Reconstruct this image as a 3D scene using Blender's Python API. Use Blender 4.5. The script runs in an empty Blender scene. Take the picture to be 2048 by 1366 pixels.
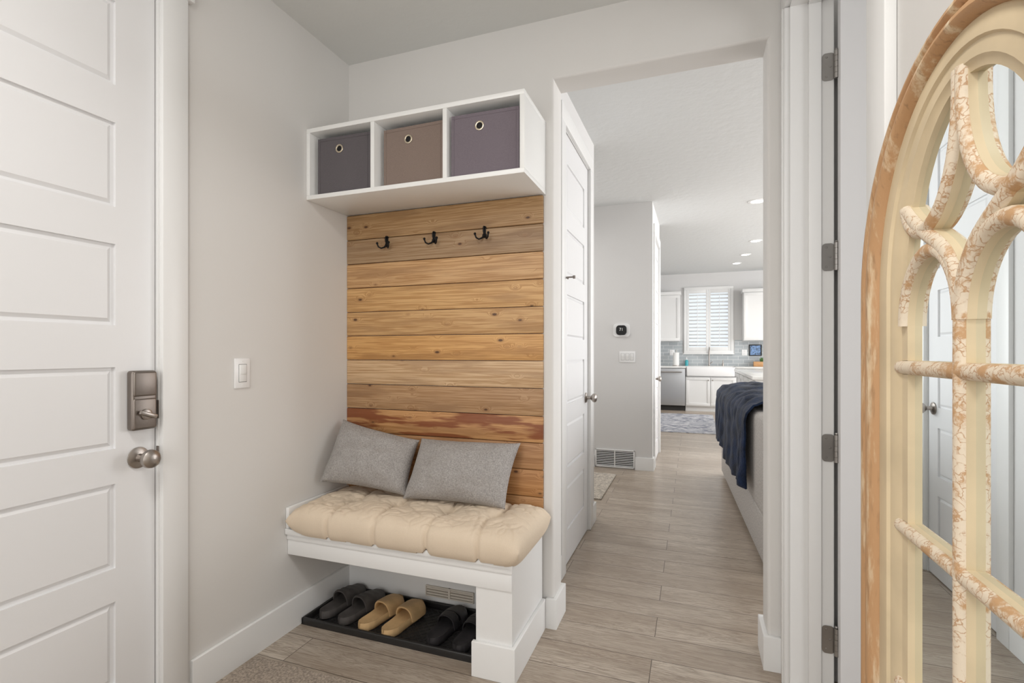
import bpy,bmesh,math,random
from mathutils import Vector,Matrix,noise
random.seed(7)
PI=math.pi
scn=bpy.context.scene; COL=scn.collection
scn.view_settings.view_transform='Standard'
def lin(c):
    c=c/255.0
    return c/12.92 if c<=.04045 else ((c+.055)/1.055)**2.4
def S(r,g,b): return (lin(r),lin(g),lin(b),1)
# ---------------------------------------------------------------- materials
def base(name):
    m=bpy.data.materials.new(name); m.use_nodes=True
    return m,m.node_tree.nodes,m.node_tree.links,m.node_tree.nodes['Principled BSDF']
def coords(n,l,sc=(1,1,1),rot=(0,0,0)):
    t=n.new('ShaderNodeTexCoord'); mp=n.new('ShaderNodeMapping')
    mp.inputs['Scale'].default_value=sc; mp.inputs['Rotation'].default_value=rot
    l.new(t.outputs['Object'],mp.inputs['Vector']); return mp
def noi(n,l,vec,scale,detail=3,rough=.5):
    x=n.new('ShaderNodeTexNoise'); x.inputs['Scale'].default_value=scale; x.inputs['Detail'].default_value=detail
    x.inputs['Roughness'].default_value=rough
    l.new(vec,x.inputs['Vector']); return x
def mixc(n,l,fac,a,b,mode='MIX'):
    x=n.new('ShaderNodeMix'); x.data_type='RGBA'; x.blend_type=mode
    for s,v in ((0,fac),(6,a),(7,b)):
        if isinstance(v,bpy.types.NodeSocket): l.new(v,x.inputs[s])
        else: x.inputs[s].default_value=v
    return x.outputs[2]
def ramp(n,l,fac,a,b):
    x=n.new('ShaderNodeMapRange'); x.interpolation_type='SMOOTHSTEP'
    l.new(fac,x.inputs[0]); x.inputs[1].default_value=a; x.inputs[2].default_value=b; return x.outputs[0]
def mul(n,l,a,b,op='MULTIPLY'):
    x=n.new('ShaderNodeMath'); x.operation=op
    for i,v in enumerate((a,b)):
        if isinstance(v,bpy.types.NodeSocket): l.new(v,x.inputs[i])
        else: x.inputs[i].default_value=v
    return x.outputs[0]
def addbump(n,l,p,h,strength,dist=.002):
    b=n.new('ShaderNodeBump'); b.inputs['Strength'].default_value=strength; b.inputs['Distance'].default_value=dist
    l.new(h,b.inputs['Height']); l.new(b.outputs[0],p.inputs['Normal'])
def mat(name,c,rough=.5,metal=0,var=0,vs=6,bump=0,bs=60,sc=(1,1,1),sheen=0,spec=.5,emit=0,bd=.002):
    m,n,l,p=base(name)
    p.inputs['Base Color'].default_value=c; p.inputs['Roughness'].default_value=rough
    p.inputs['Metallic'].default_value=metal; p.inputs['Specular IOR Level'].default_value=spec
    if sheen: p.inputs['Sheen Weight'].default_value=sheen
    mp=coords(n,l,sc)
    if var:
        x=noi(n,l,mp.outputs[0],vs,4)
        a=tuple(v*(1-var) for v in c[:3])+(1,); b=tuple(min(1,v*(1+var)) for v in c[:3])+(1,)
        f=ramp(n,l,x.outputs[0],.3,.7)
        l.new(mixc(n,l,f,a,b),p.inputs['Base Color'])
    if bump:
        x=noi(n,l,mp.outputs[0],bs,3); addbump(n,l,p,x.outputs[0],bump,bd)
    if emit:
        p.inputs['Emission Color'].default_value=c; p.inputs['Emission Strength'].default_value=emit
    return m
WALL=S(225,223,220); TR=S(238,238,237)
M={}
M['wall']=mat('wall_paint',WALL,.7,bump=.12,bs=90,spec=.25)
M['wallw']=mat('wall_paint_far',S(222,221,220),.7,bump=.12,bs=90,spec=.25)
M['ceil']=mat('ceiling_texture',S(222,222,219),.85,bump=.4,bs=28,spec=.1,bd=.004)
M['ceilh']=mat('ceiling_texture_hall',S(228,230,230),.85,bump=.5,bs=18,spec=.1,bd=.006)
M['trim']=mat('trim_paint',TR,.38,bump=.03,bs=40)
M['door']=mat('door_paint',S(234,234,235),.36,bump=.02,bs=60)
M['melamine']=mat('white_melamine',S(241,241,239),.35)
M['nickel']=mat('brushed_nickel',S(172,165,159),.36,1,bump=.05,bs=200,sc=(1,1,8))
M['nickeld']=mat('satin_nickel',S(138,130,124),.42,1,bump=.05,bs=200,sc=(1,8,1))
M['hinge']=mat('hinge_steel',S(166,163,160),.38,1,var=.1)
M['iron']=mat('black_iron',S(26,25,25),.45,.6,bump=.2,bs=120)
M['plastic']=mat('white_plastic',S(243,243,243),.3)
M['blackp']=mat('black_plastic',S(18,18,20),.2)
M['steel']=mat('stainless',S(190,192,195),.42,.75,bump=.04,bs=150,sc=(1,1,12))
M['cream']=mat('cream_paint',S(217,198,164),.5,var=.07,vs=12)
M['gap']=mat('shadow_gap',S(60,58,56),.8)
M['linegrey']=mat('line_grey',S(150,150,150),.8)
M['darkhole']=mat('dark_hole',S(25,22,24),.9)
M['grille']=mat('register_beige',S(222,214,202),.6)
M['grilleb']=mat('register_shadow',S(160,150,136),.8)
def fabric(name,c,vs=250,var=.12,sheen=.1,bump=.4):
    m,n,l,p=base(name); p.inputs['Roughness'].default_value=.9; p.inputs['Specular IOR Level'].default_value=.15
    p.inputs['Sheen Weight'].default_value=sheen
    a=noi(n,l,coords(n,l,(1,1,7)).outputs[0],vs,2); b=noi(n,l,coords(n,l,(7,1,1)).outputs[0],vs,2)
    s=mul(n,l,a.outputs[0],b.outputs[0],'ADD')
    f=ramp(n,l,s,.75,1.25)
    c1=tuple(v*(1-var) for v in c[:3])+(1,); c2=tuple(min(1,v*(1+var)) for v in c[:3])+(1,)
    l.new(mixc(n,l,f,c1,c2),p.inputs['Base Color']); addbump(n,l,p,s,bump,.001)
    return m
M['pillow']=fabric('grey_linen',S(160,156,153),vs=120,var=.26,bump=.2)
M['cushion']=fabric('cream_canvas',S(223,206,184),var=.04,sheen=.05,bump=.12)
M['sofa']=fabric('sofa_weave',S(182,177,172),var=.22,vs=90)
M['bin1']=fabric('slate_cloth',S(100,95,98),var=.1)
M['bin2']=fabric('taupe_cloth',S(136,120,111),var=.1)
M['bin3']=fabric('mauve_cloth',S(121,112,119),var=.1)
M['mat']=fabric('mat_pile',S(172,158,144),var=.35,vs=120,bump=1)
M['mat2']=fabric('beige_mat_pile',S(186,177,165),var=.3,vs=40,bump=1)
M['navy']=mat('navy_fur',S(14,30,56),.7,var=.5,vs=12,bump=.8,bs=90,sheen=.08,bd=.005,spec=.2)
def floor_mat():
    m,n,l,p=base('oak_plank_floor'); p.inputs['Roughness'].default_value=.3
    t=n.new('ShaderNodeTexCoord')
    br=n.new('ShaderNodeTexBrick'); br.offset=.37; br.offset_frequency=2; br.squash=1
    br.inputs['Scale'].default_value=1; br.inputs['Brick Width'].default_value=1.35; br.inputs['Row Height'].default_value=.165
    br.inputs['Mortar Size'].default_value=.0016; br.inputs['Mortar Smooth'].default_value=.2
    br.inputs['Color1'].default_value=(0,0,0,1); br.inputs['Color2'].default_value=(1,1,1,1); br.inputs['Mortar'].default_value=(.5,.5,.5,1)
    l.new(t.outputs['Object'],br.inputs['Vector'])
    sc=n.new('ShaderNodeVectorMath'); sc.operation='SCALE'; sc.inputs['Scale'].default_value=7.3
    l.new(br.outputs['Color'],sc.inputs[0])
    ad=n.new('ShaderNodeVectorMath'); ad.operation='ADD'; l.new(t.outputs['Object'],ad.inputs[0]); l.new(sc.outputs[0],ad.inputs[1])
    def mp(s):
        q=n.new('ShaderNodeMapping'); q.inputs['Scale'].default_value=s; l.new(ad.outputs[0],q.inputs[0]); return q.outputs[0]
    g1=noi(n,l,mp((.9,12,1)),2.0,6,.6); g1.inputs['Distortion'].default_value=1.8
    sn=n.new('ShaderNodeMath'); sn.operation='SINE'; l.new(mul(n,l,g1.outputs[0],50),sn.inputs[0])
    g2=noi(n,l,mp((3,80,1)),4,3)
    g3=noi(n,l,mp((.8,5,1)),1.6,4)
    c=mixc(n,l,ramp(n,l,g3.outputs[0],.3,.7),S(176,161,145),S(207,195,180))
    c=mixc(n,l,mul(n,l,ramp(n,l,sn.outputs[0],-.1,1.0),.6),c,S(138,121,105))
    c=mixc(n,l,mul(n,l,ramp(n,l,g2.outputs[0],.46,.66),.7),c,S(138,123,108))
    c=mixc(n,l,mul(n,l,br.outputs['Color'],.42),c,S(152,137,122))
    c=mixc(n,l,br.outputs['Fac'],c,S(88,76,66))
    l.new(c,p.inputs['Base Color'])
    addbump(n,l,p,g1.outputs[0],.12,.002)
    return m
M['floor']=floor_mat()
def plank_mat():
    m,n,l,p=base('knotty_pine'); p.inputs['Roughness'].default_value=.5
    at=n.new('ShaderNodeAttribute'); at.attribute_name='tone'
    t=n.new('ShaderNodeTexCoord')
    cmb=n.new('ShaderNodeCombineXYZ'); o=mul(n,l,at.outputs['Alpha'],13.7)
    l.new(o,cmb.inputs[0]); l.new(o,cmb.inputs[1])
    ad=n.new('ShaderNodeVectorMath'); l.new(t.outputs['Object'],ad.inputs[0]); l.new(cmb.outputs[0],ad.inputs[1])
    def mp(s):
        q=n.new('ShaderNodeMapping'); q.inputs['Scale'].default_value=s; l.new(ad.outputs[0],q.inputs[0]); return q.outputs[0]
    vo=n.new('ShaderNodeTexVoronoi'); vo.inputs['Scale'].default_value=1; l.new(mp((8.5,.001,17)),vo.inputs['Vector'])
    sel=n.new('ShaderNodeSeparateColor'); l.new(vo.outputs['Color'],sel.inputs[0])
    th=mul(n,l,sel.outputs[0],.40,'GREATER_THAN')
    bend=n.new('ShaderNodeVectorMath'); bend.operation='ADD'; kk=n.new('ShaderNodeCombineXYZ')
    kr=mul(n,l,ramp(n,l,vo.outputs['Distance'],.38,0),th)
    l.new(mul(n,l,kr,1.2),kk.inputs[2]); l.new(mp((.7,1,30)),bend.inputs[0]); l.new(kk.outputs[0],bend.inputs[1])
    g=noi(n,l,bend.outputs[0],1.0,5,.55); g.inputs['Distortion'].default_value=.4
    wv=n.new('ShaderNodeMath'); wv.operation='SINE'; l.new(mul(n,l,g.outputs[0],58),wv.inputs[0])
    f=mul(n,l,ramp(n,l,wv.outputs[0],-.3,1.1),.75)
    fine=noi(n,l,mp((2.5,1,160)),2,4)
    dark=mixc(n,l,1.0,at.outputs['Color'],(.66,.55,.42,1),'MULTIPLY')
    lite=mixc(n,l,1.0,at.outputs['Color'],(1.02,1.02,1.02,1),'MULTIPLY')
    c=mixc(n,l,f,lite,dark)
    c=mixc(n,l,mul(n,l,ramp(n,l,fine.outputs[0],.46,.68),.75),c,dark)
    b=noi(n,l,mp((1.3,1,9)),1.8,5)
    c=mixc(n,l,mul(n,l,ramp(n,l,b.outputs[0],.5,.68),.7),c,mixc(n,l,1.0,at.outputs['Color'],(.60,.53,.48,1),'MULTIPLY'))
    st=noi(n,l,mp((1.6,1,14)),1.7,4); sm=mul(n,l,ramp(n,l,st.outputs[0],.46,.54),mul(n,l,at.outputs['Alpha'],1.2,'GREATER_THAN'))
    c=mixc(n,l,mul(n,l,sm,.85),c,S(126,62,30))
    halo=mul(n,l,ramp(n,l,vo.outputs['Distance'],.22,.08),th)
    c=mixc(n,l,mul(n,l,halo,.45),c,S(134,90,54))
    km=mul(n,l,ramp(n,l,vo.outputs['Distance'],.12,.06),th)
    c=mixc(n,l,mul(n,l,km,.9),c,S(76,47,30))
    l.new(c,p.inputs['Base Color']); addbump(n,l,p,g.outputs[0],.25,.002)
    return m
M['pine']=plank_mat()
def worn(name,a,b,scale,lo,hi,sc=(1,1,1)):
    m,n,l,p=base(name); p.inputs['Roughness'].default_value=.6
    mp=coords(n,l,sc); x=noi(n,l,mp.outputs[0],scale,6,.7)
    y=noi(n,l,mp.outputs[0],scale*5,3)
    a2=tuple(v*.74 for v in a[:3])+(1,)
    c=mixc(n,l,ramp(n,l,x.outputs[0],lo,hi),a,b)
    c=mixc(n,l,ramp(n,l,y.outputs[0],.55,.75),c,a2)
    l.new(c,p.inputs['Base Color']); addbump(n,l,p,x.outputs[0],.5,.003); return m
M['wornwood']=worn('worn_brown_moulding',S(192,150,108),S(224,204,172),26,.50,.66,(1,1,.16))
def crackle_mat():
    m,n,l,p=base('worn_white_over_brown'); p.inputs['Roughness'].default_value=.6
    mp=coords(n,l); nz=noi(n,l,mp.outputs[0],60,3)
    ad=mixc(n,l,.03,mp.outputs[0],nz.outputs['Color'])
    v=n.new('ShaderNodeTexVoronoi'); v.feature='DISTANCE_TO_EDGE'; v.inputs['Scale'].default_value=80; l.new(ad,v.inputs['Vector'])
    e=ramp(n,l,v.outputs['Distance'],-.01,.08)
    x=noi(n,l,mp.outputs[0],34,5,.65); k=ramp(n,l,x.outputs[0],.36,.48)
    W=S(227,212,190); B=S(184,142,102)
    c=mixc(n,l,e,B,W); c=mixc(n,l,k,W,c)
    c2=mixc(n,l,ramp(n,l,x.outputs[0],.50,.62),c,S(196,156,114))
    l.new(c2,p.inputs['Base Color']); addbump(n,l,p,x.outputs[0],.5,.003); return m
M['crackle']=crackle_mat()
m,n,l,p=base('mirror_glass'); p.inputs['Metallic'].default_value=1; p.inputs['Roughness'].default_value=.01; p.inputs['Base Color'].default_value=(.86,.91,.92,1); M['glass']=m
def brick(name,a,b,mo,w,h,rot,rough=.2,ms=.0015):
    m,n,l,p=base(name); p.inputs['Roughness'].default_value=rough
    mp=coords(n,l,(1,1,1),rot); br=n.new('ShaderNodeTexBrick'); br.inputs['Scale'].default_value=1
    br.inputs['Brick Width'].default_value=w; br.inputs['Row Height'].default_value=h; br.inputs['Mortar Size'].default_value=ms
    br.inputs['Color1'].default_value=a; br.inputs['Color2'].default_value=b; br.inputs['Mortar'].default_value=mo
    l.new(mp.outputs[0],br.inputs['Vector']); l.new(br.outputs['Color'],p.inputs['Base Color']); return m
M['tile']=brick('grey_subway_tile',S(172,178,182),S(184,190,193),S(218,220,220),.2,.075,(PI/2,0,0),ms=.004)
M['tray']=mat('black_rubber_tray',S(36,35,35),.4,bump=.1,bs=80)
def rug_mat():
    m,n,l,p=base('distressed_rug'); p.inputs['Roughness'].default_value=.95
    mp=coords(n,l); x=noi(n,l,mp.outputs[0],7,6,.75); y=noi(n,l,mp.outputs[0],2.5,3)
    c=mixc(n,l,ramp(n,l,x.outputs[0],.4,.6),S(128,132,146),S(204,204,208)); c=mixc(n,l,ramp(n,l,y.outputs[0],.5,.7),c,S(176,178,186))
    l.new(c,p.inputs['Base Color']); addbump(n,l,p,x.outputs[0],.3,.004); return m
M['rug']=rug_mat()
M['rub1']=mat('charcoal_foam',S(80,76,74),.6,var=.2,vs=20,bump=.2,bs=200)
M['rub2']=mat('tan_foam',S(208,173,126),.6,var=.08,vs=20,bump=.2,bs=200)
M['rub3']=mat('black_foam',S(50,48,50),.5,var=.2,vs=20,bump=.2,bs=200)
M['cab']=mat('cabinet_white',S(234,234,233),.35)
M['quartz']=mat('quartz',S(226,226,224),.2,var=.04)
M['paper']=mat('paper_white',S(240,240,238),.9)
M['teal']=mat('teal_plastic',S(70,170,180),.25)
M['green']=mat('leaf_green',S(80,120,60),.5,var=.3)
M['butcher']=mat('blond_wood',S(196,150,104),.5,var=.15,vs=10,sc=(1,1,8))
M['pic']=mat('picture_blue',S(110,140,180),.3,var=.7,vs=30)
M['lamp']=mat('lamp_glow',(1,.97,.92,1),.5,emit=9)
M['ring']=mat('pale_brass_ring',S(220,208,186),.3,1)
# ---------------------------------------------------------------- mesh builder
class MB:
    def __init__(s): s.bm=bmesh.new()
    def merge(s,t,Mx=None,mi=0):
        if Mx is not None: bmesh.ops.transform(t,matrix=Mx,verts=t.verts)
        for f in t.faces: f.material_index=mi
        me=bpy.data.meshes.new('t'); t.to_mesh(me); t.free(); s.bm.from_mesh(me); bpy.data.meshes.remove(me); return s
    def box(s,x0,x1,y0,y1,z0,z1,bev=0,seg=2,Mx=None,mi=0):
        t=bmesh.new(); bmesh.ops.create_cube(t,size=1)
        for v in t.verts: v.co=Vector(((x0+x1)/2+v.co.x*(x1-x0),(y0+y1)/2+v.co.y*(y1-y0),(z0+z1)/2+v.co.z*(z1-z0)))
        if bev: bmesh.ops.bevel(t,geom=list(t.edges),offset=bev,segments=seg,profile=.5,affect='EDGES')
        return s.merge(t,Mx,mi)
    def frust(s,x0,x1,z0,z1,y0,y1,ins,mi=0):
        t=bmesh.new()
        a=[t.verts.new(v) for v in ((x0,y0,z0),(x1,y0,z0),(x1,y0,z1),(x0,y0,z1))]
        b=[t.verts.new(v) for v in ((x0+ins,y1,z0+ins),(x1-ins,y1,z0+ins),(x1-ins,y1,z1-ins),(x0+ins,y1,z1-ins))]
        t.faces.new(a[::-1]); t.faces.new(b)
        for i in range(4): t.faces.new((a[i],a[(i+1)%4],b[(i+1)%4],b[i]))
        bmesh.ops.recalc_face_normals(t,faces=t.faces); return s.merge(t,None,mi)
    def tube(s,pts,r,seg=12,Mx=None,mi=0,flat=1.0):
        pts=[Vector(p) for p in pts]; n=len(pts); R=r if isinstance(r,(list,tuple)) else [r]*n
        t=bmesh.new(); rings=[]
        tg=[(pts[min(i+1,n-1)]-pts[max(i-1,0)]).normalized() for i in range(n)]
        up=Vector((0,0,1)) if abs(tg[0].z)<.9 else Vector((1,0,0))
        nn=(up-tg[0]*up.dot(tg[0])).normalized()
        for i in range(n):
            nn=(nn-tg[i]*nn.dot(tg[i])).normalized(); b=tg[i].cross(nn)
            rings.append([t.verts.new(pts[i]+(nn*math.cos(2*PI*k/seg)+b*math.sin(2*PI*k/seg)*flat)*R[i]) for k in range(seg)])
        for i in range(n-1):
            for k in range(seg): t.faces.new((rings[i][k],rings[i][(k+1)%seg],rings[i+1][(k+1)%seg],rings[i+1][k]))
        t.faces.new(rings[0][::-1]); t.faces.new(rings[-1]); bmesh.ops.recalc_face_normals(t,faces=t.faces)
        return s.merge(t,Mx,mi)
    def lathe(s,prof,Mx=None,seg=28,mi=0):
        t=bmesh.new(); rings=[]
        for r,z in prof: rings.append([t.verts.new((max(r,1e-4)*math.cos(2*PI*k/seg),max(r,1e-4)*math.sin(2*PI*k/seg),z)) for k in range(seg)])
        for i in range(len(prof)-1):
            for k in range(seg): t.faces.new((rings[i][k],rings[i][(k+1)%seg],rings[i+1][(k+1)%seg],rings[i+1][k]))
        t.faces.new(rings[0][::-1]); t.faces.new(rings[-1]); bmesh.ops.recalc_face_normals(t,faces=t.faces)
        return s.merge(t,Mx,mi)
    def grid(s,f,nu,nv,cu=False,cv=False,Mx=None,mi=0):
        t=bmesh.new(); V=[[t.verts.new(f(i/nu,j/nv)) for j in range(nv if cv else nv+1)] for i in range(nu if cu else nu+1)]
        for i in range(nu):
            for j in range(nv):
                a=V[i]; b=V[(i+1)%len(V)]; j2=(j+1)%len(a)
                t.faces.new((a[j],b[j],b[j2],a[j2]))
        return s.merge(t,Mx,mi)
    def prism(s,poly,fn,a,b,mi=0):
        t=bmesh.new(); A=[t.verts.new(fn(p,a)) for p in poly]; B=[t.verts.new(fn(p,b)) for p in poly]
        t.faces.new(A); t.faces.new(B[::-1])
        for i in range(len(poly)): j=(i+1)%len(poly); t.faces.new((A[i],B[i],B[j],A[j]))
        bmesh.ops.recalc_face_normals(t,faces=t.faces); return s.merge(t,None,mi)
    def skirting(s,poly,h=.13,bev=.004):
        """baseboard run: plan outline extruded up, top and vertical edges eased"""
        t=bmesh.new(); A=[t.verts.new((p[0],p[1],0)) for p in poly]; B=[t.verts.new((p[0],p[1],h)) for p in poly]
        t.faces.new(A); t.faces.new(B[::-1])
        for i in range(len(poly)): j=(i+1)%len(poly); t.faces.new((A[i],B[i],B[j],A[j]))
        bmesh.ops.recalc_face_normals(t,faces=t.faces)
        ed=[e for e in t.edges if all(v.co.z>h-1e-5 for v in e.verts)]
        bmesh.ops.bevel(t,geom=ed,offset=bev,segments=3,profile=.5,affect='EDGES')
        return s.merge(t,None,0)
    def rslab(s,w,h,r,y0,y1,cx=0,cz=0):
        P=[]
        for (sx,sz,a0) in ((1,1,0),(-1,1,PI/2),(-1,-1,PI),(1,-1,3*PI/2)):
            for k in range(7): a=a0+PI/2*k/6; P.append((cx+sx*(w/2-r)+r*math.cos(a),cz+sz*(h/2-r)+r*math.sin(a)))
        return s.prism(P,lambda p,y:(p[0],y,p[1]),y0,y1)
    def weld(s,d=1e-5):
        bmesh.ops.remove_doubles(s.bm,verts=s.bm.verts,dist=d); bmesh.ops.recalc_face_normals(s.bm,faces=s.bm.faces); return s
    def build(s,name,m,parent=None,local=False,smooth=True,ang=35):
        me=bpy.data.meshes.new(name); off=Vector((0,0,0)); loc=Vector((0,0,0))
        if parent is None:
            xs=[v.co for v in s.bm.verts]
            lo=Vector([min(c[i] for c in xs) for i in range(3)]); hi=Vector([max(c[i] for c in xs) for i in range(3)])
            loc=Vector(((lo.x+hi.x)/2,(lo.y+hi.y)/2,lo.z)); off=loc
        elif not local:
            q=parent
            while q: off=off+q.location; q=q.parent
        if not local or parent is None: bmesh.ops.translate(s.bm,verts=s.bm.verts,vec=-off)
        s.bm.to_mesh(me); s.bm.free()
        for mm in (m if isinstance(m,list) else [m]): me.materials.append(mm)
        if smooth:
            for q in me.polygons: q.use_smooth=True
            me.set_sharp_from_angle(angle=math.radians(ang))
        o=bpy.data.objects.new(name,me); COL.objects.link(o); o.location=loc
        if parent: o.parent=parent
        return o
def props(o,label=None,cat=None,group=None,kind=None):
    if label: o['label']=label
    if cat: o['category']=cat
    if group: o['group']=group
    if kind: o['kind']=kind
    return o
def thing(name,label,cat,loc=(0,0,0),rz=0,group=None):
    o=bpy.data.objects.new(name,None); COL.objects.link(o); o.location=loc; o.rotation_euler=(0,0,rz); o.empty_display_size=.1
    return props(o,label,cat,group)
def copy_tree(o,parent=None):
    c=o.copy(); COL.objects.link(c); c.parent=parent
    for ch in list(o.children): copy_tree(ch,c)
    return c
def struct(name,boxes,m,bev=0,label=None):
    b=MB()
    for q in boxes: b.box(*q,bev=bev,seg=3)
    o=b.build(name,m); props(o,kind='structure')
    if label: o['label']=label
    return o
def rotm(ax,a,loc=(0,0,0)): return Matrix.Translation(loc)@Matrix.Rotation(a,4,ax)
# ---------------------------------------------------------------- shell
XL=-1.645; YB=2.12; YB2=2.26; XR=.33; HC=2.66
def zc(y): return 2.65+.027*(y-2.26)
struct('floor',[(-2.8,5.2,-1.8,11.8,-.06,0)],M['floor'])
struct('ceiling',[(-1.9,2.8,-1.8,2.2,HC,HC+.08)],M['ceil'])
b=MB(); b.prism([(2.13,zc(2.13)),(11.7,zc(11.7)),(11.7,3.1),(2.13,3.1)],lambda p,x:(x,p[0],p[1]),-2.7,5.1)
props(b.build('ceiling_hall',M['ceilh']),kind='structure')
struct('wall_left',[(-1.9,-1.70,-1.7,YB2,0,2.75),(-1.70,XL,-1.7,.22,0,2.75),(-1.70,XL,1.165,YB2,0,2.75),(-1.70,XL,.22,1.165,2.45,2.75)],M['wall'])
b=MB(); P=[(XL-.05,0),(-.57,0),(-.57,2.393),(.268,2.393),(.268,0),(5.1,0),(5.1,3.0),(XL-.05,3.0)]
b.prism(P,lambda p,y:(p[0],y,p[1]),YB,YB2)
ed=[e for e in b.bm.edges if all((abs(v.co.x+.57)<1e-4 or abs(v.co.x-.268)<1e-4) and v.co.z<2.4 for v in e.verts) and abs(e.verts[0].co.y-e.verts[1].co.y)<1e-4]
bmesh.ops.bevel(b.bm,geom=ed,offset=.013,segments=5,profile=.5,affect='EDGES')
props(b.build('wall_back',M['wall']),kind='structure')
struct('wall_right',[(XR,.46,-1.7,1.12,0,2.75),(XR,.46,1.12,2.04,2.45,2.75),(XR,.46,2.04,YB+.005,0,2.75)],M['wall'])
struct('wall_front',[(-1.9,2.8,-1.8,-1.7,0,2.75)],M['wall'])
struct('wall_side_room',[(2.6,2.7,-1.7,YB,0,2.75)],M['wall'])
XH=-.665
struct('wall_hall_left',[(-.8,XH-.045,YB2-.01,3.58,0,3),(XH-.045,XH,YB2-.01,2.665,0,3),(XH-.045,XH,3.375,3.58,0,3),(XH-.045,XH,2.665,3.375,2.45,3)],M['wallw'])
XE=-.382
struct('wall_hall_end',[(-2.65,XE-.045,5.26,6.4,0,3.05),(XE-.045,XE,5.26,5.45,0,3.05),(XE-.045,XE,6.25,6.4,0,3.05),(XE-.045,XE,5.45,6.25,2.45,3.05)],M['wallw'])
struct('wall_passage',[(-2.75,-2.65,3.3,11.6,0,3.1),(-2.65,-.79,3.48,3.58,0,3.1)],M['wallw'])
YK=11.5
struct('wall_kitchen_back',[(-2.7,-.10,YK,YK+.14,0,3.1),(.73,5.1,YK,YK+.14,0,3.1),(-.10,.73,YK,YK+.14,0,1.25),(-.10,.73,YK,YK+.14,2.54,3.1)],M['wallw'])
struct('wall_great_room_right',[(5.0,5.15,YB2,11.6,0,3.1)],M['wallw'])
def rect(x0,x1,y0,y1): return [(x0,y0),(x1,y0),(x1,y1),(x0,y1)]
def bb(name,polys):
    b=MB()
    for q in polys: b.skirting(q)
    return props(b.build(name,M['trim']),kind='structure')
bb('baseboard_left',[rect(XL,XL+.015,1.262,YB)])
bb('baseboard_back',[rect(XL+.015,-.76,YB-.015,YB)])
bb('baseboard_opening_left',[[(-.6015,2.104),(-.554,2.104),(-.554,2.276),(-.66,2.276),(-.66,2.259),(-.572,2.259),(-.572,2.121),(-.6015,2.121)]])
bb('baseboard_opening_right',[[(.312,2.104),(.252,2.104),(.252,2.276),(3.0,2.276),(3.0,2.259),(.270,2.259),(.270,2.121),(.312,2.121)]])
bb('baseboard_hall_left',[rect(XH,XH+.015,YB2+.016,2.585),[(XH,3.455),(XH+.015,3.455),(XH+.015,3.595),(-.79,3.595),(-.79,3.579),(XH,3.579)]])
bb('baseboard_hall_end',[[(-.552,5.245),(XE+.015,5.245),(XE+.015,5.36),(XE-.001,5.36),(XE-.001,5.261),(-.552,5.261)],rect(-2.6,-.968,5.245,5.26)])
bb('baseboard_right',[rect(XR-.015,XR,-1.6,.36),rect(XR-.015,XR,.97,1.02)])
# ---------------------------------------------------------------- doors
ROWS=[(.19,.441),(.543,.80),(.907,1.155),(1.283,1.53),(1.643,1.90),(2.015,2.27)]
def door_mesh(w,h=2.431,t=.036,stile=.118):
    b=MB(); b.box(0.002,w-.002,.009,t-.009,.008,h-.002)
    b.box(0,stile,0,t,.006,h); b.box(w-stile,w,0,t,.006,h)
    zs=[.006]+[z for r in ROWS for z in r]+[h]
    for i in range(0,len(zs),2): b.box(stile,w-stile,0,t,zs[i],zs[i+1])
    for z0,z1 in ROWS:
        g=.009
        for (ya,yb) in ((.0095,.0025),(t-.0095,t-.0025)):
            b.frust(stile+g,w-stile-g,z0+g,z1-g,ya,yb,.012)
    return b
def knob(parent,x,z,name='door_knob',m='nickel',y=0):
    b=MB(); b.lathe([(0.0,0),(.032,0),(.034,.003),(.033,.006),(.026,.009),(.013,.011),(.011,.02),(.011,.034),(.018,.04),(.026,.048),(.0295,.057),(.028,.066),(.021,.073),(.01,.076),(.0,.077)],rotm('X',PI/2,(x,y,z)))
    return b.build(name,M[m],parent,local=True)
def hinge_part(parent,x,y,z,leafx0,leafx1,leafy0,leafy1,m='hinge'):
    b=MB()
    if abs(leafy1-leafy0)<.003: b.rslab(leafx1-leafx0,.096,.012,leafy0,leafy1,(leafx0+leafx1)/2,z)
    else: b.box(leafx0,leafx1,leafy0,leafy1,z-.048,z+.048)
    for k in range(5): b.tube([(x,y,z-.048+k*.0193),(x,y,z-.048+k*.0193+.0185)],.0075,14)
    b.lathe([(0,0),(.004,0),(.006,.003),(.004,.007),(0,.009)],Matrix.Translation((x,y,z+.048)),12)
    for dz in (-.034,0,.034):
        if abs(leafy1-leafy0)<.003: b.lathe([(0,0),(.004,0),(.003,.0012),(0,.0014)],rotm('X',PI/2,((leafx0+leafx1)/2+(.006 if dz==0 else -.006),leafy0,z+dz)),10)
    return b.build('hinge',M[m],parent,local=True)
def place_door(o,loc,rz): o.location=loc; o.rotation_euler=(0,0,rz)
def unshift(o):
    o.data.transform(Matrix.Translation(o.location)); o.location=(0,0,0)
d1=door_mesh(.915).build('door_1',M['door'],ang=12)
props(d1,kind='structure'); unshift(d1); place_door(d1,(-1.655,.232,0),PI/2)
knob(d1,.862,.867,m='nickel')
b=MB(); b.box(.826,.904,-.03,0,.956,1.143,bev=.009,seg=4); b.box(.829,.901,-.0335,-.02,1.062,1.14,bev=.006,seg=3); b.box(.829,.901,-.0325,-.02,.959,1.056,bev=.006,seg=3)
lk=b.build('deadbolt_lock',M['nickeld'],d1,local=True)
b=MB(); b.lathe([(0,0),(.017,0),(.017,.006),(.012,.008),(0,.008)],rotm('X',PI/2,(.866,-.031,1.005)))
b.box(-.028,.028,-.018,-.006,-.007,.007,bev=.004,Mx=Matrix.Translation((.866,-.031,1.005))@Matrix.Rotation(.35,4,'Y')); b.build('thumb_turn',M['nickel'],lk,local=True)
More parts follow.
